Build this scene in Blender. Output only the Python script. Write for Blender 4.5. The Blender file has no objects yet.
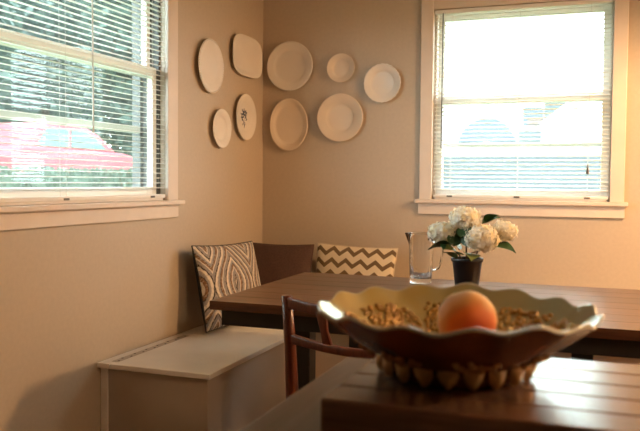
import bpy, bmesh, math, random
from mathutils import Vector, Matrix
random.seed(4)
PI = math.pi
sc = bpy.context.scene
COL = sc.collection

# ------------------------------------------------------------------ camera
cd = bpy.data.cameras.new('camera'); cam = bpy.data.objects.new('camera', cd); COL.objects.link(cam)
YAW, PIT, ROL = math.radians(20.21), math.radians(2.567), math.radians(-0.472)
fw = Vector((-math.sin(YAW)*math.cos(PIT), math.cos(YAW)*math.cos(PIT), -math.sin(PIT)))
rt = Vector((math.cos(YAW), math.sin(YAW), 0)); dn = fw.cross(rt)
rt2 = rt*math.cos(ROL) + dn*math.sin(ROL); dn2 = fw.cross(rt2)
m = Matrix((rt2, -dn2, -fw)).transposed().to_4x4(); m.translation = Vector((1.804, -3.95, 1.1534))
cam.matrix_world = m
cd.sensor_width = 36; cd.lens = 760/640*36
cd.clip_start = .05
cd.dof.use_dof = True; cd.dof.focus_distance = 3.0; cd.dof.aperture_fstop = 6.3
sc.camera = cam

# ------------------------------------------------------------------ world and exposure
w = bpy.data.worlds.new('sky'); sc.world = w; w.use_nodes = True
bgn = w.node_tree.nodes['Background']
bgn.inputs[0].default_value = (.82, .93, 1.0, 1); bgn.inputs[1].default_value = 14.5
sc.view_settings.view_transform = 'Standard'; sc.view_settings.look = 'None'
sc.view_settings.gamma = 1; sc.view_settings.use_curve_mapping = False
sc.view_settings.exposure = 0.38

sl = bpy.data.lights.new('sun', 'SUN'); sl.energy = 4; sl.angle = .02; sl.color = (1, .95, .86)
so = bpy.data.objects.new('sun', sl); COL.objects.link(so)
so.rotation_euler = Vector((.40, -.62, .68)).to_track_quat('Z', 'Y').to_euler()
def area(name, loc, rot, sx, sy, power, col=(1, 1, 1), portal=False):
    l = bpy.data.lights.new(name, 'AREA'); l.shape = 'RECTANGLE'; l.size = sx; l.size_y = sy
    l.energy = power; l.color = col
    if portal: l.cycles.is_portal = True
    o = bpy.data.objects.new(name, l); COL.objects.link(o); o.location = loc; o.rotation_euler = rot
    return o
# portals only guide the sampling of the sky through the three window openings
area('window_portal', (1.41, .145, 1.56), (-PI/2, 0, 0), .9, 1.02, 1, portal=True)
area('window_portal', (-.145, -1.7, 1.56), (0, -PI/2, 0), 1.02, 1.36, 1, portal=True)

# ------------------------------------------------------------------ materials
def nt(name):
    mt = bpy.data.materials.new(name); mt.use_nodes = True
    n = mt.node_tree; return mt, n, n.nodes['Principled BSDF']
def ramp(n, fac, stops):
    r = n.nodes.new('ShaderNodeValToRGB'); e = r.color_ramp.elements
    while len(e) < len(stops): e.new(.5)
    for q, (p, c) in zip(e, stops): q.position = p; q.color = (*c, 1)
    n.links.new(fac, r.inputs[0]); return r.outputs[0]
def coords(n, scale=(1, 1, 1), kind='Object'):
    t = n.nodes.new('ShaderNodeTexCoord'); mp = n.nodes.new('ShaderNodeMapping')
    mp.inputs['Scale'].default_value = scale
    n.links.new(t.outputs[kind], mp.inputs[0]); return mp.outputs[0]
def noise(n, vec, scale, detail=3, rough=.5):
    t = n.nodes.new('ShaderNodeTexNoise'); t.inputs['Scale'].default_value = scale
    t.inputs['Detail'].default_value = detail; t.inputs['Roughness'].default_value = rough
    n.links.new(vec, t.inputs['Vector']); return t.outputs[0]
def bump(n, b, h, strength, dist=.002):
    q = n.nodes.new('ShaderNodeBump'); q.inputs['Strength'].default_value = strength
    q.inputs['Distance'].default_value = dist
    n.links.new(h, q.inputs['Height']); n.links.new(q.outputs[0], b.inputs['Normal'])
def mat(name, col, rough=.5, var=.08, scale=14, metal=0, bmp=0, coat=0, spec=None, stretch=(1, 1, 1)):
    mt, n, b = nt(name)
    f = noise(n, coords(n, stretch), scale)
    lo = tuple(max(0, c*(1-var)) for c in col); hi = tuple(min(1, c*(1+var)) for c in col)
    n.links.new(ramp(n, f, [(.3, lo), (.7, hi)]), b.inputs['Base Color'])
    b.inputs['Roughness'].default_value = rough; b.inputs['Metallic'].default_value = metal
    b.inputs['Coat Weight'].default_value = coat
    if spec is not None: b.inputs['Specular IOR Level'].default_value = spec
    if bmp: bump(n, b, f, bmp)
    return mt
def wood(name, c1, c2, c3, rough=.35, axis=0, scale=1.0, coat=0, coatr=.1, bmp=.15):
    mt, n, b = nt(name)
    s = [14*scale]*3; s[axis] = 1.1*scale
    v = coords(n, s)
    f1 = noise(n, v, 3.0, 5, .6); f2 = noise(n, v, 14, 3, .6)
    mx = n.nodes.new('ShaderNodeMath'); mx.operation = 'MULTIPLY_ADD'; mx.inputs[1].default_value = .35
    n.links.new(f2, mx.inputs[0]); n.links.new(f1, mx.inputs[2])
    oi = n.nodes.new('ShaderNodeObjectInfo'); ma = n.nodes.new('ShaderNodeMath'); ma.operation = 'MULTIPLY_ADD'
    ma.inputs[1].default_value = .14; n.links.new(oi.outputs['Random'], ma.inputs[0]); n.links.new(mx.outputs[0], ma.inputs[2])
    n.links.new(ramp(n, ma.outputs[0], [(.45, c1), (.72, c2), (.92, c3)]), b.inputs['Base Color'])
    b.inputs['Roughness'].default_value = rough; b.inputs['Coat Weight'].default_value = coat
    b.inputs['Coat Roughness'].default_value = coatr
    bump(n, b, f2, bmp, .001)
    return mt
def uvnodes(n):
    t = n.nodes.new('ShaderNodeTexCoord'); sp = n.nodes.new('ShaderNodeSeparateXYZ'); n.links.new(t.outputs['Object'], sp.inputs[0])
    return sp.outputs[0], sp.outputs[1]
def mth(n, op, a, b=None, c=None):
    q = n.nodes.new('ShaderNodeMath'); q.operation = op
    for i, v in enumerate((a, b, c)):
        if v is None: continue
        if isinstance(v, (int, float)): q.inputs[i].default_value = v
        else: n.links.new(v, q.inputs[i])
    return q.outputs[0]
M = {}
M['wall'] = mat('painted_wall_beige', (.545, .45, .345), .5, .03, 60, bmp=.05)
M['ceiling'] = mat('ceiling_white', (.75, .72, .66), .8, .02)
M['trim'] = mat('trim_paint_cream', (.76, .66, .57), .38, .03)
M['jamb'] = mat('jamb_paint', (.82, .76, .70), .42, .03)
M['jambshade'] = mat('shaded_jamb', (.075, .08, .078), .6, .1)  # shadow on left side jambs and storm stiles, painted as dark colour
M['floor'] = wood('floor_oak', (.10, .05, .025), (.17, .085, .04), (.25, .14, .07), .3, 0)
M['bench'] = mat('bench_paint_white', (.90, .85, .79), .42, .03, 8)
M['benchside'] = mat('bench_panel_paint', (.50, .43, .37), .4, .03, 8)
M['hinge'] = mat('hinge_metal', (.55, .5, .45), .35, .05, metal=.6)
M['dark'] = mat('dark_screw', (.05, .045, .04), .5)
M['table'] = wood('table_walnut', (.040, .013, .0055), (.078, .026, .010), (.13, .048, .020), .28, 0, 1.0, .3, .16)
M['blackmetal'] = mat('black_painted_metal', (.012, .011, .011), .45)
M['chair'] = wood('chair_cherry', (.065, .012, .005), (.11, .021, .008), (.16, .036, .013), .34, 2, 1.2, .15)
M['seat'] = mat('black_leather', (.014, .012, .012), .45, .2, 60, bmp=.2)
M['counter'] = wood('counter_dark_wood', (.055, .038, .03), (.10, .072, .058), (.15, .11, .09), .33, 1, .8, .2, .3)
M['block'] = wood('butcher_block', (.10, .05, .03), (.17, .085, .05), (.24, .13, .08), .26, 0, .9, .75, .24)
M['island'] = mat('island_paint', (.06, .045, .035), .5)
M['ceramic'] = mat('plate_white', (.80, .74, .67), .34, .02, 6, spec=.35)
M['ceramic2'] = mat('plate_cream', (.78, .66, .53), .34, .02, 6, spec=.35)
M['blue'] = mat('blue_print', (.06, .075, .13), .25)
M['slat'] = None
M['sashw'] = mat('sash_white', (.86, .84, .80), .4, .02)
M['storm'] = mat('storm_aluminium', (.62, .58, .55), .4, .03)
M['cord'] = mat('cord_white', (.7, .68, .64), .7)
M['wand'] = mat('wand_dark', (.09, .08, .075), .3)
M['green'] = mat('leaf_dark_green', (.025, .075, .022), .4, .35, 40)
M['green2'] = mat('leaf_yellow_green', (.13, .16, .035), .45, .35, 40)
M['stem'] = mat('stem_brown', (.09, .055, .03), .6, .2)
M['petal'] = None
M['pot'] = mat('pot_black', (.012, .012, .013), .35)
M['soil'] = mat('soil', (.04, .026, .017), .9, .4, 200, bmp=.6)
M['taupe'] = mat('fabric_brown', (.085, .043, .032), .85, .18, 120, bmp=.35)
M['blackcloth'] = mat('fabric_black', (.015, .013, .012), .9, .2, 120)
M['creamcloth'] = mat('fabric_cream', (.62, .52, .38), .9, .06, 120)

def slat_mat():
    mt = bpy.data.materials.new('slat_white'); mt.use_nodes = True; n = mt.node_tree
    b = n.nodes['Principled BSDF']; b.inputs['Base Color'].default_value = (.76, .74, .70, 1); b.inputs['Roughness'].default_value = .4
    f = noise(n, coords(n), 30)
    n.links.new(ramp(n, f, [(.3, (.86, .84, .80)), (.7, (.90, .88, .84))]), b.inputs['Base Color'])
    tr = n.nodes.new('ShaderNodeBsdfTranslucent'); tr.inputs[0].default_value = (.92, .9, .86, 1)
    mx = n.nodes.new('ShaderNodeMixShader'); mx.inputs[0].default_value = .5
    n.links.new(b.outputs[0], mx.inputs[1]); n.links.new(tr.outputs[0], mx.inputs[2])
    n.links.new(mx.outputs[0], n.nodes['Material Output'].inputs[0]); return mt
M['slat'] = slat_mat()
def petal_mat():
    mt = bpy.data.materials.new('petal_white'); mt.use_nodes = True; n = mt.node_tree
    b = n.nodes['Principled BSDF']; b.inputs['Roughness'].default_value = .6
    f = noise(n, coords(n), 38)
    n.links.new(ramp(n, f, [(.32, (.90, .74, .42)), (.48, (.93, .88, .76)), (.66, (.95, .94, .90))]), b.inputs['Base Color'])
    tr = n.nodes.new('ShaderNodeBsdfTranslucent'); tr.inputs[0].default_value = (.9, .85, .7, 1)
    mx = n.nodes.new('ShaderNodeMixShader'); mx.inputs[0].default_value = .4
    n.links.new(b.outputs[0], mx.inputs[1]); n.links.new(tr.outputs[0], mx.inputs[2])
    n.links.new(mx.outputs[0], n.nodes['Material Output'].inputs[0]); return mt
M['petal'] = petal_mat()
def pane_mat():
    mt = bpy.data.materials.new('window_glass'); mt.use_nodes = True; n = mt.node_tree
    n.nodes.remove(n.nodes['Principled BSDF'])
    t = n.nodes.new('ShaderNodeBsdfTransparent'); t.inputs[0].default_value = (.93, .97, .95, 1)
    g = n.nodes.new('ShaderNodeBsdfGlossy'); g.inputs['Roughness'].default_value = .02
    lw = n.nodes.new('ShaderNodeLayerWeight'); lw.inputs[0].default_value = .5
    pw = n.nodes.new('ShaderNodeMath'); pw.operation = 'POWER'; pw.inputs[1].default_value = 4; n.links.new(lw.outputs['Facing'], pw.inputs[0])
    fr = n.nodes.new('ShaderNodeMath'); fr.operation = 'MULTIPLY_ADD'; fr.inputs[1].default_value = .6; fr.inputs[2].default_value = .03; n.links.new(pw.outputs[0], fr.inputs[0])
    mx = n.nodes.new('ShaderNodeMixShader')
    df = n.nodes.new('ShaderNodeBsdfTranslucent'); df.inputs[0].default_value = (.9, .95, .93, 1)
    m0 = n.nodes.new('ShaderNodeMixShader'); veil = noise(n, coords(n), 6)  # translucent mix puts a pale glare veil into the glass
    dm = n.nodes.new('ShaderNodeMath'); dm.operation = 'MULTIPLY_ADD'; dm.inputs[1].default_value = .02; dm.inputs[2].default_value = .002
    n.links.new(veil, dm.inputs[0]); n.links.new(dm.outputs[0], m0.inputs[0])
    n.links.new(t.outputs[0], m0.inputs[1]); n.links.new(df.outputs[0], m0.inputs[2]); t = m0
    n.links.new(fr.outputs[0], mx.inputs[0]); n.links.new(t.outputs[0], mx.inputs[1]); n.links.new(g.outputs[0], mx.inputs[2])
    n.links.new(mx.outputs[0], n.nodes['Material Output'].inputs[0]); return mt
M['pane'] = pane_mat()
def glass_mat():
    mt, n, b = nt('clear_glass')
    b.inputs['Base Color'].default_value = (.97, .98, 1, 1); b.inputs['Roughness'].default_value = .02
    b.inputs['Transmission Weight'].default_value = 1; b.inputs['IOR'].default_value = 1.47
    f = noise(n, coords(n, (1, 1, .3)), 22); bump(n, b, f, .25, .003); return mt
M['glass'] = glass_mat()
def carnival(name, c1, c2, c3, rough, metal, tr, trc):
    mt = bpy.data.materials.new(name); mt.use_nodes = True; n = mt.node_tree; b = n.nodes['Principled BSDF']
    f = noise(n, coords(n), 16, 3)
    n.links.new(ramp(n, f, [(.3, c1), (.5, c2), (.72, c3)]), b.inputs['Base Color'])
    b.inputs['Roughness'].default_value = rough; b.inputs['Metallic'].default_value = metal
    b.inputs['Coat Weight'].default_value = .6; b.inputs['Coat Roughness'].default_value = .08
    bump(n, b, noise(n, coords(n), 60, 2), .12, .002)
    t = n.nodes.new('ShaderNodeBsdfTranslucent'); t.inputs[0].default_value = (*trc, 1)
    mx = n.nodes.new('ShaderNodeMixShader'); mx.inputs[0].default_value = tr
    n.links.new(b.outputs[0], mx.inputs[1]); n.links.new(t.outputs[0], mx.inputs[2])
    n.links.new(mx.outputs[0], n.nodes['Material Output'].inputs[0]); return mt
def green_blend(mt):  # blends base colour towards grey-green along local x
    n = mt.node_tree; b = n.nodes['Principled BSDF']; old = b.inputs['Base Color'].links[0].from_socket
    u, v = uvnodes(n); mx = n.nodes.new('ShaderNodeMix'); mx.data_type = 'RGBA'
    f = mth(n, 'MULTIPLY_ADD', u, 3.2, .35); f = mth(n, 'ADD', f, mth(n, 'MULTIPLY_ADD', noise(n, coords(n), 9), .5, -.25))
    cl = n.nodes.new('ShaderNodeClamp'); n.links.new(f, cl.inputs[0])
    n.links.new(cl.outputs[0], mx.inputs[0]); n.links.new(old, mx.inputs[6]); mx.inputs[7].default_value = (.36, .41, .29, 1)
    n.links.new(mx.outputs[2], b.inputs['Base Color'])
M['bowl_in'] = carnival('iridescent_glass_inside', (.68, .49, .14), (.68, .55, .21), (.62, .56, .30), .26, .5, .12, (.5, .35, .1))
M['bowl_out'] = carnival('iridescent_glass_outside', (.05, .012, .004), (.10, .026, .006), (.17, .046, .011), .2, .35, .16, (.6, .16, .025))
M['bowl_rim'] = carnival('iridescent_glass_rim', (.66, .64, .50), (.72, .70, .58), (.74, .74, .66), .14, .45, .1, (.5, .4, .2))
M['grape'] = carnival('embossed_gold', (.34, .18, .04), (.52, .30, .07), (.66, .46, .16), .2, .6, 0, (.4, .2, .05))
M['petalfoot'] = carnival('petal_foot_glass', (.26, .10, .025), (.42, .18, .045), (.50, .29, .10), .2, .35, .1, (.5, .2, .05))
def peach_mat():
    mt, n, b = nt('peach_skin')
    t = n.nodes.new('ShaderNodeTexCoord'); sp = n.nodes.new('ShaderNodeSeparateXYZ'); n.links.new(t.outputs['Object'], sp.inputs[0])
    f = noise(n, coords(n), 30, 3)
    a = n.nodes.new('ShaderNodeMath'); a.operation = 'MULTIPLY_ADD'; a.inputs[1].default_value = .25
    # blush on one cheek of the fruit
    d = n.nodes.new('ShaderNodeVectorMath'); d.operation = 'DISTANCE'; d.inputs[1].default_value = (.008, -.006, -.037)
    n.links.new(t.outputs['Object'], d.inputs[0])
    s = n.nodes.new('ShaderNodeMath'); s.operation = 'MULTIPLY'; s.inputs[1].default_value = 14; n.links.new(d.outputs['Value'], s.inputs[0])
    n.links.new(f, a.inputs[0]); n.links.new(s.outputs[0], a.inputs[2])
    n.links.new(ramp(n, a.outputs[0], [(.30, (.80, .10, .015)), (.58, (.92, .22, .03)), (.80, (.95, .45, .12)), (1.0, (.95, .60, .26))]), b.inputs['Base Color'])
    b.inputs['Roughness'].default_value = .6; b.inputs['Sheen Weight'].default_value = .3
    b.inputs['Subsurface Weight'].default_value = .15; b.inputs['Subsurface Radius'].default_value = (.01, .004, .002)
    return mt
M['peach'] = peach_mat()
green_blend(M['bowl_in'])
for k_ in ('bowl_out', 'petalfoot'):
    q_ = M[k_].node_tree.nodes['Principled BSDF']; q_.inputs['Coat Weight'].default_value = .15; q_.inputs['Specular IOR Level'].default_value = .3; q_.inputs['Metallic'].default_value = .15
def chevron_mat():
    mt, n, b = nt('fabric_chevron'); u, v = uvnodes(n)
    tri = mth(n, 'PINGPONG', u, .040)
    s = mth(n, 'ADD', mth(n, 'ADD', v, 1.018), mth(n, 'MULTIPLY', tri, -.82))
    fr = mth(n, 'FRACT', mth(n, 'DIVIDE', s, .064))
    r = n.nodes.new('ShaderNodeValToRGB'); r.color_ramp.interpolation = 'CONSTANT'
    e = r.color_ramp.elements; e[0].color = (.70, .60, .44, 1); e[1].position = .60; e[1].color = (.16, .105, .055, 1)
    n.links.new(fr, r.inputs[0]); n.links.new(r.outputs[0], b.inputs['Base Color'])
    b.inputs['Roughness'].default_value = .9; bump(n, b, noise(n, coords(n), 400, 2), .2, .001); return mt
M['chevron'] = chevron_mat()
def ogee_mat():
    mt, n, b = nt('fabric_ogee'); u, v = uvnodes(n)
    wv = mth(n, 'COSINE', mth(n, 'MULTIPLY', v, 2*PI/.46))
    mm = mth(n, 'DIVIDE', mth(n, 'PINGPONG', mth(n, 'ADD', u, .035), .145), .145)
    d = mth(n, 'SUBTRACT', mm, mth(n, 'MULTIPLY_ADD', wv, .42, .5))
    nz = noise(n, coords(n), 55, 2)
    nz2 = noise(n, coords(n), 120, 2)
    st = mth(n, 'FRACT', mth(n, 'MULTIPLY_ADD', nz, .16, mth(n, 'MULTIPLY', d, 2.1)))
    base = ramp(n, st, [(0, (.72, .62, .49)), (.17, (.74, .65, .52)), (.20, (.045, .03, .022)), (.28, (.05, .033, .025)),
                        (.31, (.30, .26, .24)), (.50, (.24, .22, .22)), (.54, (.68, .59, .47)), (.60, (.66, .57, .45)), (.63, (.20, .10, .05)), (.75, (.24, .13, .07)),
                        (.79, (.05, .035, .028)), (.84, (.27, .25, .25)), (1, (.36, .32, .29))])
    mx = n.nodes.new('ShaderNodeMix'); mx.data_type = 'RGBA'
    n.links.new(mth(n, 'MULTIPLY', mth(n, 'GREATER_THAN', nz2, .56), .5), mx.inputs[0])
    n.links.new(base, mx.inputs[6]); mx.inputs[7].default_value = (.46, .38, .30, 1)
    n.links.new(mx.outputs[2], b.inputs['Base Color'])
    b.inputs['Roughness'].default_value = .9; return mt
M['ogee'] = ogee_mat()

# ------------------------------------------------------------------ mesh helpers
class MB:
    def __init__(s): s.v = []; s.f = []
    def add(s, vs, fs):
        o = len(s.v); s.v += [tuple(p) for p in vs]; s.f += [tuple(i+o for i in f) for f in fs]; return s
    def box(s, a, b):
        (x0, y0, z0), (x1, y1, z1) = a, b
        return s.add([(x0,y0,z0),(x1,y0,z0),(x1,y1,z0),(x0,y1,z0),(x0,y0,z1),(x1,y0,z1),(x1,y1,z1),(x0,y1,z1)],
                     [(0,3,2,1),(4,5,6,7),(0,1,5,4),(1,2,6,5),(2,3,7,6),(3,0,4,7)])
    def lathe(s, prof, n=32, fr=None, c=(0,0,0), caps=True):
        vs = []; fs = []; k = len(prof)
        for i in range(n):
            a = 2*PI*i/n
            for (r, z) in prof:
                q = fr(a, r, z) if fr else (r*math.cos(a), r*math.sin(a), z)
                vs.append((q[0]+c[0], q[1]+c[1], q[2]+c[2]))
        for i in range(n):
            j = (i+1) % n
            for t in range(k-1): fs.append((i*k+t, j*k+t, j*k+t+1, i*k+t+1))
        if caps:
            if prof[0][0] > 1e-6: fs.append(tuple(i*k for i in range(n))[::-1])
            if prof[-1][0] > 1e-6: fs.append(tuple(i*k+k-1 for i in range(n)))
        return s.add(vs, fs)
    def tube(s, pts, rad, n=8, sx=1.0):
        pts = [Vector(p) for p in pts]; rs = rad if isinstance(rad, (list, tuple)) else [rad]*len(pts)
        vs = []; fs = []
        for i, p in enumerate(pts):
            d = (pts[min(i+1, len(pts)-1)] - pts[max(i-1, 0)]).normalized()
            up = Vector((0,0,1)) if abs(d.z) < .9 else Vector((0,1,0))
            a = d.cross(up).normalized(); b2 = d.cross(a).normalized()
            for k in range(n):
                t = 2*PI*k/n; vs.append(p + a*(math.cos(t)*rs[i]*sx) + b2*(math.sin(t)*rs[i]))
        for i in range(len(pts)-1):
            for k in range(n):
                j = (k+1) % n; fs.append((i*n+k, i*n+j, (i+1)*n+j, (i+1)*n+k))
        fs.append(tuple(range(n))[::-1]); fs.append(tuple((len(pts)-1)*n+k for k in range(n)))
        return s.add(vs, fs)
    def sweep(s, pts, wv, hv):           # rectangle section: half-width vectors per point
        pts = [Vector(p) for p in pts]; vs = []; fs = []
        for i, p in enumerate(pts):
            a = Vector(wv[i] if isinstance(wv, list) else wv); b = Vector(hv[i] if isinstance(hv, list) else hv)
            vs += [p-a-b, p+a-b, p+a+b, p-a+b]
        for i in range(len(pts)-1):
            for k in range(4):
                j = (k+1) % 4; fs.append((i*4+k, i*4+j, i*4+4+j, i*4+4+k))
        fs.append((3,2,1,0)); q = (len(pts)-1)*4; fs.append((q,q+1,q+2,q+3))
        return s.add(vs, fs)
    def prism(s, poly, ax, a, b):        # polygon (2D) extruded along axis ax
        def P3(p, t): l = list(p); l.insert(ax, t); return tuple(l)
        n = len(poly); vs = [P3(p, a) for p in poly] + [P3(p, b) for p in poly]
        fs = [tuple(range(n))[::-1], tuple(range(n, 2*n))] + [(i, (i+1) % n, n+(i+1) % n, n+i) for i in range(n)]
        return s.add(vs, fs)
    def sphere(s, c, r, nu=10, nv=6, sz=1.0):
        prof = [(max(0, r*math.sin(PI*i/nv)), -r*sz*math.cos(PI*i/nv)) for i in range(nv+1)]
        return s.lathe(prof, nu, c=c, caps=False)
    def build(s, name, m, parent=None, bev=0, smooth=False, seg=2, loc=None, rot=None):
        me = bpy.data.meshes.new(name); me.from_pydata(s.v, [], s.f); me.update()
        bm = bmesh.new(); bm.from_mesh(me); bmesh.ops.remove_doubles(bm, verts=bm.verts, dist=1e-6)
        bmesh.ops.recalc_face_normals(bm, faces=bm.faces); bm.to_mesh(me); bm.free()
        if smooth:
            for p in me.polygons: p.use_smooth = True
        me.materials.append(m)
        o = bpy.data.objects.new(name, me); COL.objects.link(o)
        if parent: o.parent = parent
        if loc is not None: o.location = loc
        if rot is not None: o.rotation_euler = rot
        if bev:
            q = o.modifiers.new('bevel', 'BEVEL'); q.width = bev; q.segments = seg; q.limit_method = 'ANGLE'
        return o
def tag(o, label=None, cat=None, group=None, kind=None):
    if label: o['label'] = label
    if cat: o['category'] = cat
    if group: o['group'] = group
    if kind: o['kind'] = kind
    return o
def thing(name, loc=(0,0,0), rz=0, **k):
    o = bpy.data.objects.new(name, None); COL.objects.link(o); o.location = loc; o.rotation_euler = (0, 0, rz)
    o.empty_display_size = .05; return tag(o, **k)
def share(src, name, parent, loc=(0,0,0), rot=None):
    o = src.copy(); o.name = name; COL.objects.link(o); o.parent = parent; o.location = loc
    if rot is not None: o.rotation_euler = rot
    return o
def bx(name, m, a, b, parent=None, bev=0): return MB().box(a, b).build(name, m, parent, bev)

# ------------------------------------------------------------------ room shell
XR, YF, ZC = 3.3, -8.5, 2.46
TH = .16
def struct(o, label=None): o['kind'] = 'structure'; return tag(o, label)
struct(bx('floor', M['floor'], (-TH, YF-TH, -.05), (XR+TH, TH, 0)))
struct(bx('ceiling', M['ceiling'], (-TH, YF-TH, ZC), (XR+TH, TH, ZC+.06)))
WB = (.975, 1.848, 1.065, 2.048)      # back opening x0,x1,z0,z1
WL = (-2.37, -1.035, 1.065, 2.048)    # left opening y0,y1,z0,z1
b = MB(); x0, x1, z0, z1 = WB
b.box((-TH,0,0),(x0,TH,ZC)).box((x1,0,0),(XR+TH,TH,ZC)).box((x0,0,0),(x1,TH,z0)).box((x0,0,z1),(x1,TH,ZC))
struct(b.build('wall_back', M['wall']))
b = MB(); y0, y1, z0, z1 = WL
b.box((-TH,YF,0),(0,y0,ZC)).box((-TH,y1,0),(0,0,ZC)).box((-TH,y0,0),(0,y1,z0)).box((-TH,y0,z1),(0,y1,ZC))
struct(b.build('wall_left', M['wall']))
struct(bx('wall_right', M['wall'], (XR, YF, 0), (XR+TH, 0, ZC)))
struct(bx('wall_front', M['wall'], (-TH, YF-TH, 0), (XR+TH, YF, ZC)))
struct(bx('baseboard_left', M['trim'], (0, YF, 0), (.015, -1.55, .11), None, .003))
struct(bx('baseboard_right', M['trim'], (XR-.015, YF, 0), (XR, -.55, .11), None, .003))

# ------------------------------------------------------------------ windows (built in local frame: x along wall, y outward, z up)
def window(name, dz, width, loc, rz, label, cw_l, cw_r, jm):
    t = thing(name, loc, rz, label=label, kind='structure')
    z0, z1 = 1.065, 2.048
    d = .014
    def p(nm, m, a, b_, bev=.003, parent=t): return bx(nm, m, a, b_, parent, bev)
    p('casing', M['trim'], (-cw_l, -.018, z0), (0, -.0005, z1+.065))
    p('casing', M['trim'], (width, -.018, z0), (width+cw_r, -.0005, z1+.065))
    p('casing', M['trim'], (0, -.018, z1), (width, -.0005, z1+.065))
    p('window_sill', M['trim'], (-cw_l-.018, -.045, z0-.02), (width+cw_r+.018, -.0005, z0), .004)
    p('apron', M['trim'], (-cw_l-.004, -.018, z0-.078), (width+cw_r+.004, -.0005, z0-.02))
    # jamb lining
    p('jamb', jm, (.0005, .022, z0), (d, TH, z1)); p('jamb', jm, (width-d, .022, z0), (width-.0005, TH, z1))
    p('jamb', M['jamb'], (d, .026, z1-d), (width-d, TH, z1-.0005)); p('jamb', M['jamb'], (d, 0, z0+.0005), (width-d, TH+.02, z0+d))
    def sash(nm, ya, yb, za, zb, st, tr, br):
        b = MB(); a0, a1 = d, width-d
        b.box((a0,ya,za),(a0+st,yb,zb)).box((a1-st,ya,za),(a1,yb,zb)).box((a0+st,ya,za),(a1-st,yb,za+br)).box((a0+st,ya,zb-tr),(a1-st,yb,zb))
        s = b.build(nm, M['sashw'], t, .002)
        ym = (ya+yb)/2
        bx('pane', M['pane'], (a0+st, ym-.001, za+br), (a1-st, ym+.001, zb-tr), s)
    sash('lower_sash', .034, .062, z0+d, 1.602+dz, .030, .040, .045)
    sash('upper_sash', .066, .094, 1.562+dz, z1-d, .030, .036, .040)
    # storm window with its own frame and middle rail
    b = MB(); ya, yb = .104, .122
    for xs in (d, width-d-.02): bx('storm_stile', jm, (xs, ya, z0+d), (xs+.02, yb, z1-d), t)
    b.box((d+.02,ya,z0+d),(width-d-.02,yb,z0+d+.03))
    b.box((d+.02,ya,z1-d-.02),(width-d-.02,yb,z1-d)).box((d+.02,ya,1.338+dz*.5),(width-d-.02,yb,1.366+dz*.5))
    b.build('storm_frame', M['storm'], t)
    return t
# window_1: left wall. local +y -> world -x ; local x -> world +y
window('window_1', .04, WL[1]-WL[0], (0, WL[0], 0), PI/2, 'double-hung window with cream casing in the left wall beside the plates, facing garden greenery', .083, .083, M['jambshade'])
window('window_2', 0, WB[1]-WB[0], (WB[0], 0, 0), 0, 'bright double-hung window with cream casing in the wall above the dining table', .065, .065, M['jamb'])

def blind(loc, rz, width, label, ladders, wand_x, cord_x, tilt, wm):
    t = thing('window_blind', loc, rz, label=label, cat='blind', group=None)
    z0, z1 = 1.076, 2.044
    bx('headrail', M['sashw'], (0, -.014, z1-.020), (width, .014, z1), t, .002)
    # curved slat section
    b = MB(); n = 6; top = []; W = .0125
    for i in range(n+1):
        a = -1+2*i/n; top.append((a*W, .0022*(1-a*a)))
    poly = top + [(y, z-.0006) for (y, z) in reversed(top)]
    b.prism(poly, 0, .004, width-.004)
    src = None; pitch = .0212; k = 0; z = z1-.034
    while z > z0+.030:
        if src is None: src = b.build('slat', M['slat'], t, loc=(0, 0, z), rot=(tilt, 0, 0), smooth=False)
        else: share(src, 'slat', t, (0, 0, z))
        z -= pitch; k += 1
    bx('bottom_rail', M['sashw'], (.002, -.013, z0), (width-.002, .013, z0+.016), t, .003)
    for lx in ladders:
        bb = MB()
        for yy in (-.0135, .0135): bb.tube([(lx, yy, z0+.016), (lx, yy, z1-.028)], .0008, 4)
        bb.build('ladder_cord', M['cord'], t)
        MB().box((lx-.014, -.0165, z0+.002), (lx+.014, -.0135, z0+.010)).build('cord_clip', M['wand'], t)
    if wand_x is not None:
        MB().tube([(wand_x, -.024, z1-.02), (wand_x, -.026, 1.33)], .0032, 6).build('tilt_wand', wm, t)
    if cord_x is not None:
        c = MB().tube([(cord_x, -.022, z1-.02), (cord_x, -.022, 1.245)], .0011, 5).build('pull_cord', M['cord'], t)
        MB().lathe([(.0015, .05), (.005, .03), (.0075, .004), (.006, 0)], 10, c=(cord_x, -.022, 1.2)).build('tassel', M['wand'], c, smooth=True)
    return t
blind((-.006, WL[0]+.004, 0), PI/2, WL[1]-WL[0]-.008, 'white mini blind with open slats in the window onto green foliage',
      (.12, .66, 1.22), .80, None, math.radians(5), M['cord'])
blind((WB[0]+.004, .006, 0), 0, WB[1]-WB[0]-.008, 'white mini blind glowing in the bright window above the dining table',
      (.09, .43, .765), .045, .765, math.radians(18), M['wand'])

# ------------------------------------------------------------------ storage benches
t = thing('storage_bench', (0, 0, 0), label='white painted storage bench with hinged lid along the left wall under the patterned cushion', cat='bench')
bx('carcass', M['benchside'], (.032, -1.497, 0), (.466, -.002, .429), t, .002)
bx('end_batten', M['bench'], (.002, -1.505, 0), (.032, -1.4, .429), t, .002)
bx('back_strip', M['bench'], (.002, -1.527, .43), (.058, -.003, .45), t, .002)
lid = bx('lid', M['bench'], (.060, -1.527, .43), (.490, -.003, .45), t, .003)
hg = bx('hinge', M['hinge'], (.045, -1.49, .45), (.073, -.95, .4512), t)
sd = None
for i in range(13):
    p = (.053 if i % 2 else .066, -1.475+i*.042, .4512)
    if sd is None: sd = MB().lathe([(.0045, 0), (.0045, .0008), (.002, .0012)], 8).build('screw', M['dark'], hg, loc=p)
    else: share(sd, 'screw', hg, p)
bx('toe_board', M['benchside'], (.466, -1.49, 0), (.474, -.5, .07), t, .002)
t = thing('storage_bench', (0, 0, 0), label='white painted storage bench along the wall below the bright window, behind the dining table', cat='bench')
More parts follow.
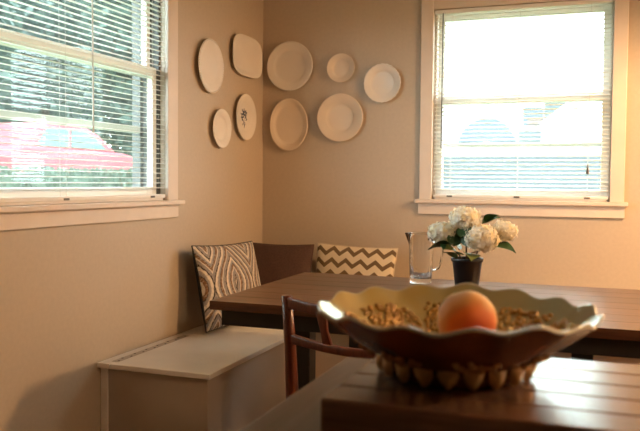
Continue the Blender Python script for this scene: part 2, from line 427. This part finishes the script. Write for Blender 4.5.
bx('carcass', M['benchside'], (.492, -.478, 0), (2.9, -.002, .429), t, .002)
bx('back_strip', M['bench'], (.492, -.058, .43), (2.9, -.002, .45), t, .002)
bx('lid', M['bench'], (.492, -.503, .43), (1.7, -.060, .45), t, .003)
bx('lid', M['bench'], (1.703, -.503, .43), (2.9, -.060, .45), t, .003)

# ------------------------------------------------------------------ dining table
TX0, TX1, TY0, TY1, TZ = .580, 2.2, -1.695, -.815, .75
t = thing('dining_table', (0, 0, 0), label='walnut plank dining table on black legs with flowers and glass pitcher on top', cat='table')
npl = 7; pw = (TY1-TY0)/npl
for i in range(npl):
    bx('plank', M['table'], (TX0, TY0+i*pw+.0006, TZ-.03), (TX1, TY0+(i+1)*pw-.0006, TZ), t, .0012)
b = MB(); a0, a1, c0, c1 = TX0+.03, TX1-.03, TY0+.03, TY1-.03
b.box((a0,c0,.665),(a1,c0+.03,.7195)).box((a0,c1-.03,.665),(a1,c1,.7195)).box((a0,c0+.03,.665),(a0+.03,c1-.03,.7195)).box((a1-.03,c0+.03,.665),(a1,c1-.03,.7195))
b.build('apron', M['blackmetal'], t, .002)
for lx in (.872, 1.765):
    for ly in (-1.56, -.95):
        bx('leg', M['blackmetal'], (lx-.03, ly-.03, 0), (lx+.03, ly+.03, .7195), t, .002)
    bx('stretcher', M['blackmetal'], (lx-.02, -1.53, .27), (lx+.02, -.98, .33), t, .002)
    bx('crossbar', M['blackmetal'], (lx-.03, c0+.03, .665), (lx+.03, c1-.03, .7195), t, .002)

# ------------------------------------------------------------------ dining chair (local: x along the back, +y towards the table)
t = thing('dining_chair', (.940, -1.85, 0), math.radians(-14), label='reddish wooden dining chair with curved open back tucked under the dining table', cat='chair')
CW = .44
def bow(s): return -.035*math.sin(PI*s)
for sx_ in (0, 1):
    x = sx_*CW; dx = .012 if sx_ == 0 else -.012
    pts = [(x-dx*.6, -.035, 0), (x, 0, .25), (x+dx*.2, .012, .44), (x, -.002, .66), (x-dx*.2, -.018, .812)]
    MB().tube(pts, [.014, .019, .021, .018, .0155], 10, 1.0).build('back_post', M['chair'], t, smooth=True)
    MB().tube([(x*.92+.018, .41, 0), (x*.92+.018, .405, .435)], [.013, .019], 10).build('front_leg', M['chair'], t, smooth=True)
    MB().sweep([(x*.96+.008, 0, .2), (x*.93+.015, .405, .2)], (.008, 0, 0), (0, 0, .014)).build('side_stretcher', M['chair'], t, .003)
def rail(z, h, dz, nm, y0):
    pts = []; hv = []
    for i in range(17):
        s = i/16; pts.append((CW*s, y0+bow(s), z-dz*math.sin(PI*s))); hv.append((0, -.10*h, h*(1-.15*math.sin(PI*s))))
    return MB().sweep(pts, (0, .010, 0), hv).build(nm, M['chair'], t, .005, True)
rail(.792, .018, .006, 'top_rail', -.016)
rail(.683, .015, .006, 'middle_rail', -.004)
for s in (.36, .66):
    x = CW*s; xt = CW*(.5+(s-.5)*1.25)
    MB().sweep([(xt, -.016+bow(s), .782), ((x+xt)/2, -.012+bow(s), .73), (x, -.004+bow(s), .685)], [(.018, 0, 0), (.012, 0, 0), (.016, 0, 0)], (0, .006, 0)).build('back_slat', M['chair'], t, .003, True)
b = MB().prism([(.0, .0), (CW, 0), (CW*.92+.03, .42), (.01, .42)], 2, .40, .435); b.build('seat_frame', M['chair'], t, .006)
b = MB(); n = 12; vs = []; fs = []
for j in range(n+1):
    for i in range(n+1):
        u, v = i/n, j/n; vs.append((.018+u*(CW-.036)*(1-.06*v), .03+v*.38, .435+.022*((1-(2*u-1)**4)*(1-(2*v-1)**4))**.5))
for j in range(n):
    for i in range(n): q = j*(n+1)+i; fs.append((q, q+1, q+n+2, q+n+1))
b.add(vs, fs).build('seat_pad', M['seat'], t, smooth=True)
MB().sweep([(.01, .2, .2), (CW-.01, .2, .2)], (0, .008, 0), (0, 0, .012)).build('cross_stretcher', M['chair'], t, .003)

# ------------------------------------------------------------------ kitchen island and butcher block
t = thing('kitchen_island', (0, 0, 0), label='dark wooden kitchen island top carrying the thick board and ruffled bowl', cat='island')
for i in range(6):
    xa = 1.418+i*.17
    bx('top_board', M['counter'], (xa, -3.50, .827), (xa+.169, -2.767, .865), t, .003)
bx('cabinet_body', M['island'], (1.47, -3.44, .09), (2.38, -2.83, .8265), t, .003)
bx('plinth', M['island'], (1.50, -3.40, 0), (2.35, -2.87, .0895), t)
for k in range(2):
    xa = 1.49+k*.445
    d_ = bx('door', M['island'], (xa, -3.458, .12), (xa+.435, -3.4405, .80), t, .003)
    MB().tube([(xa+(.38 if k == 0 else .05), -3.475, .5), (xa+(.38 if k == 0 else .05), -3.475, .62)], .006, 8).build('handle', M['hinge'], d_)
t = thing('cutting_board', (0, 0, 0), label='thick wooden butcher block lying on the dark island under the bowl', cat='cutting board')
for i in range(5):
    ya = -3.157+i*.0620
    bx('stave', M['block'], (1.514, ya, .8655), (2.12, ya+.0618, .910), t, .003)

# ------------------------------------------------------------------ ruffled bowl and peach
BC = Vector((1.634, -2.985, .9105))
t = thing('bowl', BC, label='ruffled iridescent gold and amber glass bowl with embossed grapes holding a peach', cat='bowl')
NR = 15
def ruffle(a, r, z):
    k = max(0, (r-.10)/.08); k = k*k
    wv = math.cos(NR*a+.5); w3 = math.cos(2*a+2.6)
    rr = r*(1+.014*k*wv) ; zz = z + k*(.0042*wv + .002*math.sin(5*a) + .003*w3)
    return (rr*math.cos(a), rr*math.sin(a), zz)
inner = [(.0, .030), (.04, .030), (.075, .033), (.10, .040), (.125, .051), (.148, .064), (.164, .077), (.1725, .084)]
outer = [(.1735, .0815), (.166, .074), (.149, .059), (.128, .043), (.110, .032), (.099, .025), (.090, .018), (.0, .022)]
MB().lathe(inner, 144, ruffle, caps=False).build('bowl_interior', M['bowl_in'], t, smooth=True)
MB().lathe(outer, 144, ruffle, caps=False).build('bowl_exterior', M['bowl_out'], t, smooth=True)
rim = MB(); ra = []
rim.lathe([(.1722, .0836), (.1740, .0856), (.1758, .0852), (.1764, .0834), (.1752, .0812), (.1736, .0808)], 144, ruffle, caps=False)
rim.build('rim', M['bowl_rim'], t, smooth=True)
MB().lathe([(.0, .020), (.088, .020), (.090, .012), (.085, .004), (.080, .0), (.0, .0)], 48, caps=False).build('foot', M['bowl_out'], t, smooth=True)
src = None; NP = 20
for i in range(NP):
    a = 2*PI*i/NP+.1
    if src is None:
        b = MB(); vs = []; fs = []; nu, nv = 8, 6
        for j in range(nv+1):
            for k in range(nu+1):
                u = -1+2*k/nu; v = j/nv
                wd = .0128*math.sqrt(max(.10, 1-(1-v)**2.2))
                vs.append((.091+.008*(1-u*u)*(math.sin(PI*min(1, v*.8+.2)))+.006*v, u*wd, .003+.023*v))
        for j in range(nv):
            for k in range(nu): q = j*(nu+1)+k; fs.append((q, q+1, q+nu+2, q+nu+1))
        src = b.add(vs, fs).build('foot_petal', M['petalfoot'], t, smooth=True, rot=(0, 0, a))
    else: share(src, 'foot_petal', t, (0, 0, 0), (0, 0, a))
# embossed grape bunches inside
def bowl_z(r):
    for (r0, z0), (r1, z1) in zip(inner, inner[1:]):
        if r0 <= r <= r1: return z0+(z1-z0)*(r-r0)/(r1-r0)
    return .09
for i in range(8):
    a = 2*PI*i/8+.2; b = MB()
    for q in range(150):
        s = random.random(); r = .080+.068*s; aa = a+random.uniform(-1, 1)*.42*(1-.35*s)
        b.sphere((r*math.cos(aa), r*math.sin(aa), bowl_z(r)+.0015), random.uniform(.0030, .0044), 8, 5)
    tag(b.build('grape_cluster', M['grape'], t, smooth=True), kind='stuff')
    b = MB()      # moulded bunches on the outside wall
    for q in range(16):
        s = random.random(); r = .104+.022*s; aa = a+.2+random.uniform(-1, 1)*.22
        z = .030+(r-.108)*.6
        b.sphere((r*math.cos(aa), r*math.sin(aa), z), random.uniform(.0036, .005), 8, 5)
    tag(b.build('outer_grape_cluster', M['petalfoot'], t, smooth=True), kind='stuff')
pc = MB(); vs = []
def peachf(a, r, z):
    g = math.exp(-((math.atan2(math.sin(a-4.0), math.cos(a-4.0)))/.28)**2)
    k = 1-.06*g
    return (r*k*math.cos(a), r*k*math.sin(a), z)
prof = [(0, -.0365), (.012, -.036), (.024, -.031), (.034, -.019), (.0385, -.002), (.037, .014), (.030, .027), (.020, .034), (.010, .0355), (.004, .032), (0, .029)]
pt = thing('peach', (1.650, -2.992, .9785), label='ripe orange peach with red blush lying in the ruffled bowl', cat='peach')
pt.rotation_euler = (math.radians(-62), math.radians(18), .3)
o = pc.lathe(prof, 40, peachf, caps=False).build('flesh', M['peach'], pt, smooth=True)
o.modifiers.new('s', 'SUBSURF').levels = 1; o.modifiers['s'].render_levels = 1
MB().tube([(0, 0, .029), (.001, 0, .034), (.002, .001, .0375)], [.002, .0016, .0018], 6).build('stem', M['stem'], pt, smooth=True)

# ------------------------------------------------------------------ pitcher
t = thing('glass_pitcher', (1.138, -.965, TZ+.0005), math.radians(8), label='clear ribbed glass pitcher beside the potted white flowers on the table', cat='pitcher')
def sq(a, r, z):
    c, s = math.cos(a), math.sin(a); p = 4.5
    k = r/((abs(c)**p+abs(s)**p)**(1/p))
    rib = .0012*math.cos(a*20)*(1 if z < .15 else .3)
    sp = 0
    if z > .165:
        d = math.atan2(math.sin(a-PI), math.cos(a-PI)); sp = .018*math.exp(-(d/.3)**2)*((z-.165)/.035)**1.5
    return ((k+rib+sp)*c, (k+rib+sp)*s, z)
prof = [(0, .0), (.036, .0), (.041, .004), (.0425, .03), (.045, .09), (.0475, .15), (.0495, .198), (.0485, .2005), (.0465, .198), (.0445, .15), (.042, .09), (.0385, .03), (.035, .022), (0, .020)]
MB().lathe(prof, 80, sq, caps=False).build('body', M['glass'], t, smooth=True)
MB().tube([(.0455, 0, .165), (.062, 0, .172), (.078, 0, .160), (.083, 0, .13), (.080, 0, .09), (.068, 0, .062), (.0425, 0, .055)], [.006, .006, .0055, .005, .005, .0055, .006], 10).build('handle', M['glass'], t, smooth=True)

# ------------------------------------------------------------------ potted hydrangea
PX, PY = 1.343, -1.10
t = thing('potted_hydrangea', (PX, PY, TZ+.0005), label='white hydrangea blooms in a small black pot on the dining table', cat='potted plant')
MB().lathe([(0, 0), (.040, 0), (.0425, .004), (.055, .108), (.060, .110), (.0605, .122), (.056, .122), (.0535, .108), (.052, .095), (0, .095)], 40, caps=False).build('pot', M['pot'], t, smooth=True)
MB().lathe([(0, .101), (.03, .100), (.053, .097), (.051, .093), (0, .093)], 24, caps=False).build('soil', M['soil'], t)
heads = [(-.095, .0, .213, .052), (-.012, .01, .270, .059), (.060, -.035, .200, .065), (.128, .02, .224, .050)]
def head(c, R, seed):
    rnd = random.Random(seed); b = MB(); c = Vector(c)
    N = int(120*(R/.05)**2)
    for i in range(N):
        z = 1-2*(i+.5)/N; ph = i*2.39996; q = math.sqrt(1-z*z)
        d = Vector((q*math.cos(ph), q*math.sin(ph), z*.74))
        rr = R*(.76+.24*rnd.random()+.10*math.sin(3*ph)*math.sin(4*z))
        p = c+d*rr; nrm = d.normalized(); a = nrm.cross(Vector((.3, .2, 1))).normalized(); e = nrm.cross(a)
        th = rnd.uniform(0, 6.28); s = rnd.uniform(.011, .016)
        for k in range(4):
            t1 = th+k*PI/2; f = a*math.cos(t1)+e*math.sin(t1); g = nrm.cross(f)
            lift = rnd.uniform(-.2, .6)*s
            b.add([p, p+f*s*.55+g*s*.45+nrm*lift*.5, p+f*s*1.1+nrm*lift, p+f*s*.55-g*s*.45+nrm*lift*.5], [(0, 1, 2), (0, 2, 3)])
    b.sphere(c, R*.70, 16, 10, .8)
    return b
for i, (hx, hy, hz, R) in enumerate(heads):
    tag(head((hx, hy, hz), R, i).build('flower_head', M['petal'], t), kind='stuff')
    MB().tube([(.1*hx, .1*hy-.005, .095), (.3*hx, .4*hy, .13+.02*i*.3), (.8*hx, .9*hy, hz-R*.75), (hx, hy, hz-R*.4)], [.0035, .003, .0028, .0025], 6).build('stem', M['stem'], t, smooth=True)
leaf = None
def leafmesh():
    b = MB(); n = 8; vs = []; fs = []
    for i in range(n+1):
        u = i/n; wd = .48*math.sin(PI*u**.75)*(1-.25*u)+.004
        vs += [(u, -wd, .10*wd+.12*math.sin(PI*u)), (u, 0, -.04+.12*math.sin(PI*u)), (u, wd, .10*wd+.12*math.sin(PI*u))]
    for i in range(n):
        for k in range(2): q = i*3+k; fs.append((q, q+1, q+4, q+3))
    return b.add(vs, fs)
lv = [  # base xyz, heading deg, pitch deg (up +), size, material
 (-.055, -.02, .165, 200, -8, .075, 0), (-.06, -.03, .175, 255, -20, .05, 0), (-.02, -.04, .20, 60, 35, .07, 0),
 (-.045, -.03, .165, 110, 60, .06, 0), (.01, -.045, .165, 75, 60, .075, 0), (.05, .02, .25, 20, 20, .06, 0),
 (.095, -.02, .175, -10, -15, .075, 0), (.10, -.01, .195, 30, -5, .06, 0), (.06, .02, .26, -20, 25, .05, 0),
 (-.02, -.035, .138, -120, 15, .075, 1), (.005, -.04, .145, -70, -12, .08, 1), (-.035, -.03, .12, -140, 25, .05, 1),
 (-.03, .01, .15, 150, 30, .08, 0), (.03, .04, .16, 60, 30, .08, 0), (-.1, .02, .18, 150, 0, .06, 0), (.02, .01, .19, 10, 10, .07, 0)]
for (x, y, z, hd, pt_, s, mi) in lv:
    r = (math.radians(random.uniform(-25, 25)), math.radians(-pt_), math.radians(hd))
    if leaf is None: leaf = leafmesh().build('leaf', M['green'], t, smooth=True, loc=(x, y, z), rot=r); o = leaf
    else: o = share(leaf, 'leaf', t, (x, y, z), r)
    o.scale = (s*1.2, s*1.2, s*1.2)
    if mi:
        o.material_slots[0].link = 'OBJECT'; o.material_slots[0].material = M['green2']

# ------------------------------------------------------------------ cushions
def cushion(W, H, T, loc, rotm, mf, mb, label, group='cushions on the benches'):
    t = bpy.data.objects.new('throw_pillow', None); COL.objects.link(t); t.matrix_world = Matrix.Translation(loc) @ rotm.to_4x4()
    tag(t, label, 'cushion', group)
    n = 22
    def pos(u, v, s):
        x = W/2*u*(1-.05*(1-v*v)); y = H/2*v*(1-.05*(1-u*u))
        z = s*T/2*max(0, (1-u*u)*(1-v*v))**.42
        z += .003*math.sin(9*u+5*v)*(1-u*u)*(1-v*v)*s
        return (x, y, z)
    for nm, s, mm in (('front_panel', 1, mf), ('back_panel', -1, mb)):
        vs = []; fs = []
        for j in range(n+1):
            for i in range(n+1):
                u = math.sin(PI/2*(-1+2*i/n)); v = math.sin(PI/2*(-1+2*j/n)); vs.append(pos(u, v, s))
        for j in range(n):
            for i in range(n): q = j*(n+1)+i; fs.append((q, q+1, q+n+2, q+n+1))
        MB().add(vs, fs).build(nm, mm, t, smooth=True)
    pts = []
    for k in range(4):
        for i in range(10):
            q = -1+2*i/10
            u, v = [(q, -1), (1, q), (-q, 1), (-1, -q)][k]; pts.append(pos(u, v, 0))
    pts.append(pts[0]); MB().tube(pts, .0035, 6).build('seam', mb, t, smooth=True)
    return t
def frame(xdir, up):
    x = Vector(xdir).normalized(); z = x.cross(Vector(up)).normalized(); y = z.cross(x)
    return Matrix((x, y, z)).transposed()
cushion(.485, .395, .13, (.148, -.690, .658), frame((.15, .985, -.02), (-.22, .0, .97)), M['ogee'], M['blackcloth'],
        'grey and cream ogee patterned cushion with black back leaning against the left wall')
cushion(.375, .350, .13, (.172, -.160, .640), frame((.99, .06, .0), (0, .22, .97)), M['taupe'], M['taupe'], 'plain dark brown cushion leaning in the corner of the benches')
cushion(.445, .350, .11, (.588, -.120, .640), frame((.998, .02, -.03), (.03, .20, .97)), M['chevron'], M['creamcloth'], 'cream cushion with brown chevron zigzags leaning on the wall under the plates')

# ------------------------------------------------------------------ wall plates
def superr(a, p): c, s = abs(math.cos(a)), abs(math.sin(a)); return 1/((c**p+s**p)**(1/p))
def plate(wall, c, rx, rz, label, p=2.0, mtl='ceramic', well=.62, beads=0, tilt=0.0, scal=0, shape=None):
    prof = [(0, .006), (well*.9, .006), (well, .0085), (well+.07, .0145), (well+.075, .0150), (.93, .0205), (.97, .0225), (1.0, .0222), (1.0, .0205), (.97, .0195), (well+.06, .011), (well-.04, .0005), (well-.09, 0), (0, 0)]
    if wall == 'B': t = thing('wall_plate', (c[0], -.004, c[1])); t.rotation_euler = (PI/2, 0, 0)
    else: t = thing('wall_plate', (.004, c[0], c[1])); t.rotation_euler = (PI/2, 0, PI/2)
    tag(t, label, 'plate', 'white plates hung on the corner walls')
    def fr(a, r, z):
        k = superr(a, p) if shape is None else shape(a)
        if scal: k *= 1+.012*math.cos(scal*a)*max(0, (r-.8)/.2)
        return (r*k*rx*math.cos(a), r*k*rz*math.sin(a), z)
    b = MB().lathe(prof, 96, fr, caps=False); o = b.build('dish', M[mtl], t, smooth=True)
    if beads:
        bb = MB()
        for i in range(beads):
            a = 2*PI*i/beads; q = fr(a, .955, .0222); bb.sphere(q, rx*PI/beads*.62, 6, 4)
        tag(bb.build('beaded_edge', M[mtl], t, smooth=True), kind='stuff')
    return t
plate('L', (-.655, 1.707), .128, .130, 'large white plate with fine beaded rim on the left wall nearest the blind', beads=64, well=.66)
def octo(a):
    c, s = abs(math.cos(a)), abs(math.sin(a))
    return 1/max((c**7+s**7)**(1/7), (c+s)/1.42)
plate('L', (-.246, 1.816), .180, .108, 'white oblong platter with rounded corners on the left wall beside the corner', well=.74, p=3.4)
plate('L', (-.540, 1.414), .098, .098, 'smallest plain white plate on the left wall, below the beaded one', well=.6)
t = plate('L', (-.264, 1.493), .122, .122, 'white plate with blue flower sprig in its centre on the left wall', well=.6)
b = MB()
def blob(cx, cy, rx, ry, an):
    vs = [(cx, cy, .0071)]; n = 10
    for i in range(n):
        a = 2*PI*i/n; x, y = rx*math.cos(a), ry*math.sin(a)
        vs.append((cx+x*math.cos(an)-y*math.sin(an), cy+x*math.sin(an)+y*math.cos(an), .0068))
    b.add(vs, [(0, i+1, (i+1) % n+1) for i in range(n)])
rr = random.Random(9)
for (cx, cy) in ((-.012, .010), (.014, .004), (0, .030), (.02, .024), (-.022, -.006)):
    for k in range(5): a = k*1.256+rr.random(); blob(cx+.009*math.cos(a), cy+.009*math.sin(a), .0075, .0042, a)
for (cx, cy, an) in ((-.004, -.022, 1.3), (.008, -.034, 1.8), (-.012, -.036, .9), (.002, -.048, 1.5), (.028, -.012, .4), (-.033, .014, 2.6), (-.02, .034, 2.2)): blob(cx, cy, .0105, .0036, an)
b.build('flower_motif', M['blue'], t)
t['label'] = 'white plate with blue flower sprig in its centre on the left wall'
plate('B', (.172, 1.791), .138, .136, 'largest round white plate, top one beside the corner on the back wall', well=.66)
plate('B', (.168, 1.468), .115, .146, 'tall oval cream platter below the largest plate beside the corner', mtl='ceramic2', well=.74, beads=70)
plate('B', (.471, 1.768), .080, .078, 'smallest round plate on the back wall, above the large cream plate', mtl='ceramic2', well=.6)
plate('B', (.469, 1.500), .132, .130, 'large round cream plate below the smallest plate on the back wall', mtl='ceramic2', well=.56)
plate('B', (.704, 1.678), .102, .103, 'medium round white plate hanging closest to the bright window', well=.62, scal=24)

# ------------------------------------------------------------------ pendant lamp over the table (above the frame)
M['linen'] = mat('shade_linen', (.6, .5, .38), .8)
em, n_, b_ = nt('bulb_glow'); b_.inputs['Emission Color'].default_value = (1, .62, .3, 1); b_.inputs['Emission Strength'].default_value = 30
def pendant(LX, LY, LZ, power, label, col=(1, .59, .285)):
    t = thing('pendant_lamp', (LX, LY, 0), label=label, cat='lamp')
    MB().lathe([(.05, LZ+.20), (.052, LZ+.19), (.19, LZ), (.186, LZ), (.047, LZ+.19)], 40, caps=False).build('shade', M['linen'], t, smooth=True)
    MB().tube([(0, 0, LZ+.2), (0, 0, ZC-.02)], .004, 6).build('cord', M['wand'], t)
    MB().lathe([(.055, ZC-.02), (.055, ZC-.001), (0, ZC-.001)], 24).build('ceiling_rose', M['sashw'], t)
    MB().lathe([(0, LZ+.03), (.02, LZ+.036), (.03, LZ+.06), (.024, LZ+.09), (.014, LZ+.115), (.014, LZ+.15), (0, LZ+.15)], 20, caps=False).build('bulb', em, t, smooth=True)
    l = bpy.data.lights.new('bulb_light', 'POINT'); l.energy = power; l.color = col; l.shadow_soft_size = .05
    o = bpy.data.objects.new('bulb_light', l); COL.objects.link(o); o.location = (LX, LY, LZ-.01)
pendant(2.58, -.92, 1.78, 80, 'pendant lamp with open cone shade hanging over the end of the dining table')
pendant(2.98, -2.78, 1.78, 24, 'pendant lamp with open cone shade hanging past the end of the kitchen island', (1, .68, .40))

# ------------------------------------------------------------------ outdoors
M['lawn'] = mat('lawn_green', (.10, .15, .07), .9, .3, 6)
M['foliage'] = None
def foliage(name, c):
    mt = bpy.data.materials.new(name); mt.use_nodes = True; n = mt.node_tree; b = n.nodes['Principled BSDF']
    f = noise(n, coords(n), 3)
    n.links.new(ramp(n, f, [(.3, tuple(x*.7 for x in c)), (.7, tuple(min(1, x*1.3) for x in c))]), b.inputs['Base Color']); b.inputs['Roughness'].default_value = .5
    tr = n.nodes.new('ShaderNodeBsdfTranslucent'); tr.inputs[0].default_value = (*c, 1)
    mx = n.nodes.new('ShaderNodeMixShader'); mx.inputs[0].default_value = .35
    n.links.new(b.outputs[0], mx.inputs[1]); n.links.new(tr.outputs[0], mx.inputs[2])
    n.links.new(mx.outputs[0], n.nodes['Material Output'].inputs[0]); return mt
FOL = [foliage('foliage_blue_green', (.055, .098, .080)), foliage('foliage_light', (.085, .125, .088)), foliage('foliage_teal', (.06, .102, .09))]
M['siding'] = mat('house_siding_white', (.82, .82, .82), .7, .03, 2)
M['paleblue'] = mat('pale_blue_glass', (.022, .037, .056), .25, .1, 2)
M['palepink'] = mat('pale_pink_panel', (.085, .055, .045), .6)
M['palesiding'] = mat('pale_blue_boards', (.045, .058, .067), .7, .05, 2)
M['red'] = mat('car_red', (.30, .06, .075), .6, .05, 3, spec=.2)
M['carglass'] = mat('car_glass', (.06, .12, .12), .1)
M['tyre'] = mat('tyre', (.02, .02, .02), .8)
M['shed'] = mat('shed_dark_grey', (.07, .075, .08), .7, .1, 4)
M['bark'] = mat('bark', (.10, .075, .055), .9, .3, 20)
# ground: falls level near the house, rises towards the back of the garden
vs = []; fs = []; g = [-40, -14, -9, -6, -4, -2, -.2, 1, 4, 8, 14, 40]
def gz(x, y): return -.1 + max(0, min(1, (-x-2.5)/3.0))*.85
nx = len(g); ys = [-30, -12, -6, .2, 3, 6, 9, 13, 20, 45]
for y in ys:
    for x in g: vs.append((x, y, gz(x, y)))
for j in range(len(ys)-1):
    for i in range(nx-1): q = j*nx+i; fs.append((q, q+1, q+nx+1, q+nx))
fs = [f for f in fs if not all(-.3 <= vs[i][0] <= 4.1 and -12.5 <= vs[i][1] <= .3 for i in f)]
struct(MB().add(vs, fs).build('lawn', M['lawn']))

def tree(x, y, h, R, k, label, n=5200, ls=.19, c0=.56, c1=.46):
    z0 = gz(x, y); t = thing('tree', (x, y, z0), label=label, cat='tree', group='trees in the garden')
    rnd = random.Random(int(x*31+y*17)); b = MB()
    for i in range(n):
        d = Vector((rnd.gauss(0, 1), rnd.gauss(0, 1), rnd.gauss(0, 1))).normalized()
        rr = rnd.random()**.4; p = Vector((d.x*R*rr, d.y*R*rr, h*c0+d.z*h*c1*rr))
        a = Vector((rnd.gauss(0, 1), rnd.gauss(0, 1), rnd.gauss(0, .6))).normalized(); e = a.cross(Vector((rnd.gauss(0, 1), rnd.gauss(0, 1), rnd.gauss(0, 1)))).normalized()
        s = ls*rnd.uniform(.6, 1.3)
        b.add([p-a*s, p+e*s*.45, p+a*s, p-e*s*.45], [(0, 1, 2, 3)])
    tag(b.build('crown', FOL[k], t), kind='stuff')
    MB().tube([(0, 0, -.02), (.05, .02, h*.3), (0, 0, h*.6)], [.16, .12, .06], 8).build('trunk', M['bark'], t, smooth=True)
tree(-12.0, 8.6, 6.5, 2.0, 0, 'leafy blue-green tree standing behind the red car')
tree(-12.5, 13.0, 7.5, 2.2, 2, 'tall teal-green tree behind the front of the red car')
tree(-13.5, 17.6, 8.0, 2.2, 1, 'light green tree far beyond the front bumper of the red car')
tree(-17.0, 10.8, 9.0, 2.2, 1, 'tallest light green tree far behind the red car')
tree(-11.5, 4.4, 7.0, 2.0, 2, 'teal-green tree standing beyond the rear of the red car')
tree(-18.5, 21.0, 9.5, 2.6, 0, 'distant blue-green tree at the far end of the garden')
tree(-17.5, 15.6, 9.0, 2.2, 1, 'pale green tree in the gap behind two nearer trees')
tree(-8.95, 12.1, 6.5, 1.2, 0, 'slim blue-green tree just past the front bumper of the red car', 2600)
tree(-4.6, -3.6, 10.0, 2.5, 0, 'added unseen shade tree with high crown close outside the left window', 6500, .22, .69, .30)  # this and next two: unseen trees added to dim sky light on left blind
tree(-4.4, 1.7, 10.5, 2.5, 1, 'second added unseen shade tree near the left window, towards the car', 6500, .22, .70, .29)
tree(-9.2, -.8, 10.0, 2.4, 2, 'added unseen shade tree further out across the lawn', 6500, .22, .69, .30)
# hedge between window and car
t = thing('hedge', (-6.4, 6.6, gz(-6.4, 0)), label='low clipped green hedge in front of the red car', cat='hedge')
rnd = random.Random(3); b = MB()
for i in range(5200):
    p = Vector((rnd.uniform(-.35, .35), rnd.uniform(-3.4, 2.0), rnd.uniform(0, .58)))
    a = Vector((rnd.gauss(0, 1), rnd.gauss(0, 1), rnd.gauss(0, 1))).normalized(); e = a.cross(Vector((.2, .5, 1))).normalized(); s = .06
    b.add([p-a*s, p+e*s*.5, p+a*s, p-e*s*.5], [(0, 1, 2, 3)])
tag(b.build('foliage', FOL[1], t), kind='stuff')
MB().box((-.25, -3.3, 0), (.25, 1.9, .5)).build('hedge_core', FOL[1], t)
# red car
cz = gz(-8, 0)
t = thing('car', (-8.3, 8.4, cz), label='red car parked in the garden behind the hedge', cat='car')
body = [(-2.1, .25), (2.1, .25), (2.15, .62), (2.0, .82), (1.0, .95), (-1.9, .98), (-2.12, .8)]
MB().prism([(y, z) for y, z in body], 0, -.85, .85).build('body', M['red'], t, .05)
cab = [(-1.75, .97), (-1.35, 1.36), (-.9, 1.46), (-.1, 1.44), (.35, 1.30), (1.0, .94)]
MB().prism(cab, 0, -.72, .72).build('cabin', M['red'], t, .05)
for sx_ in (-1, 1):
    xa = .722*sx_
    for win in ([(-1.45, 1.0), (-1.15, 1.33), (-.55, 1.36), (-.55, 1.0)], [(-.48, 1.0), (-.48, 1.36), (-.1, 1.35), (.25, 1.22), (.62, 1.0)]):
        MB().prism(win, 0, min(xa, xa+.006*sx_), max(xa, xa+.006*sx_)).build('window', M['carglass'], t)
    for yy in (-1.3, 1.3):
        wl = MB().lathe([(0, -.1), (.28, -.1), (.32, -.07), (.32, .07), (.28, .1), (0, .1)], 24, caps=False).build('wheel', M['tyre'], t, smooth=False, loc=(.79*sx_, yy, .322), rot=(0, PI/2, 0))
        MB().lathe([(0, -.105), (.18, -.105), (.18, .105), (0, .105)], 20, caps=False).build('hubcap', M['hinge'], wl)
# neighbouring house opposite the back window
t = thing('neighbour_house', (0, 9, 0), label='white neighbouring house with half-round window seen through the bright blind', cat='house')
MB().box((-4, .06, -.15), (9, 6, 6)).build('wall', M['siding'], t)
MB().prism([(-.4, 5.9), (6.4, 5.9), (3, 8.6)], 0, -4.3, 9.3).build('roof', M['storm'], t)
MB().box((-4, -.04, -.15), (9, .058, 1.62)).build('lower_boards', M['palesiding'], t)
arch = [(.50*math.cos(PI*i/20), 1.72+.52*math.sin(PI*i/20)) for i in range(21)]
wn = MB().prism(arch, 1, .0, .058).build('half_round_window', M['paleblue'], t)
hub = [(.17*math.cos(PI*i/12), 1.72+.12*math.sin(PI*i/12)) for i in range(13)]
MB().prism(hub, 1, -.03, -.002).build('fan_hub', M['siding'], wn)
wn = MB().box((.585, 0, 2.1), (.90, .058, 2.40)).build('small_window', M['paleblue'], t)
MB().box((.66, -.02, 2.11), (.89, -.002, 2.22)).build('shade', M['palepink'], wn)
MB().box((.52, 0, 1.78), (.88, .05, 2.02)).build('panel', M['palesiding'], t)
MB().sweep([(.90, -.03, 2.07), (1.45, -.03, 2.50)], (0, .03, 0), (-.045, 0, .055)).build('rake_board', M['siding'], t)
MB().prism([(.92, 2.16), (1.36, 2.5), (.92, 2.5)], 1, .0, .058).build('gable_panel', M['palesiding'], t)
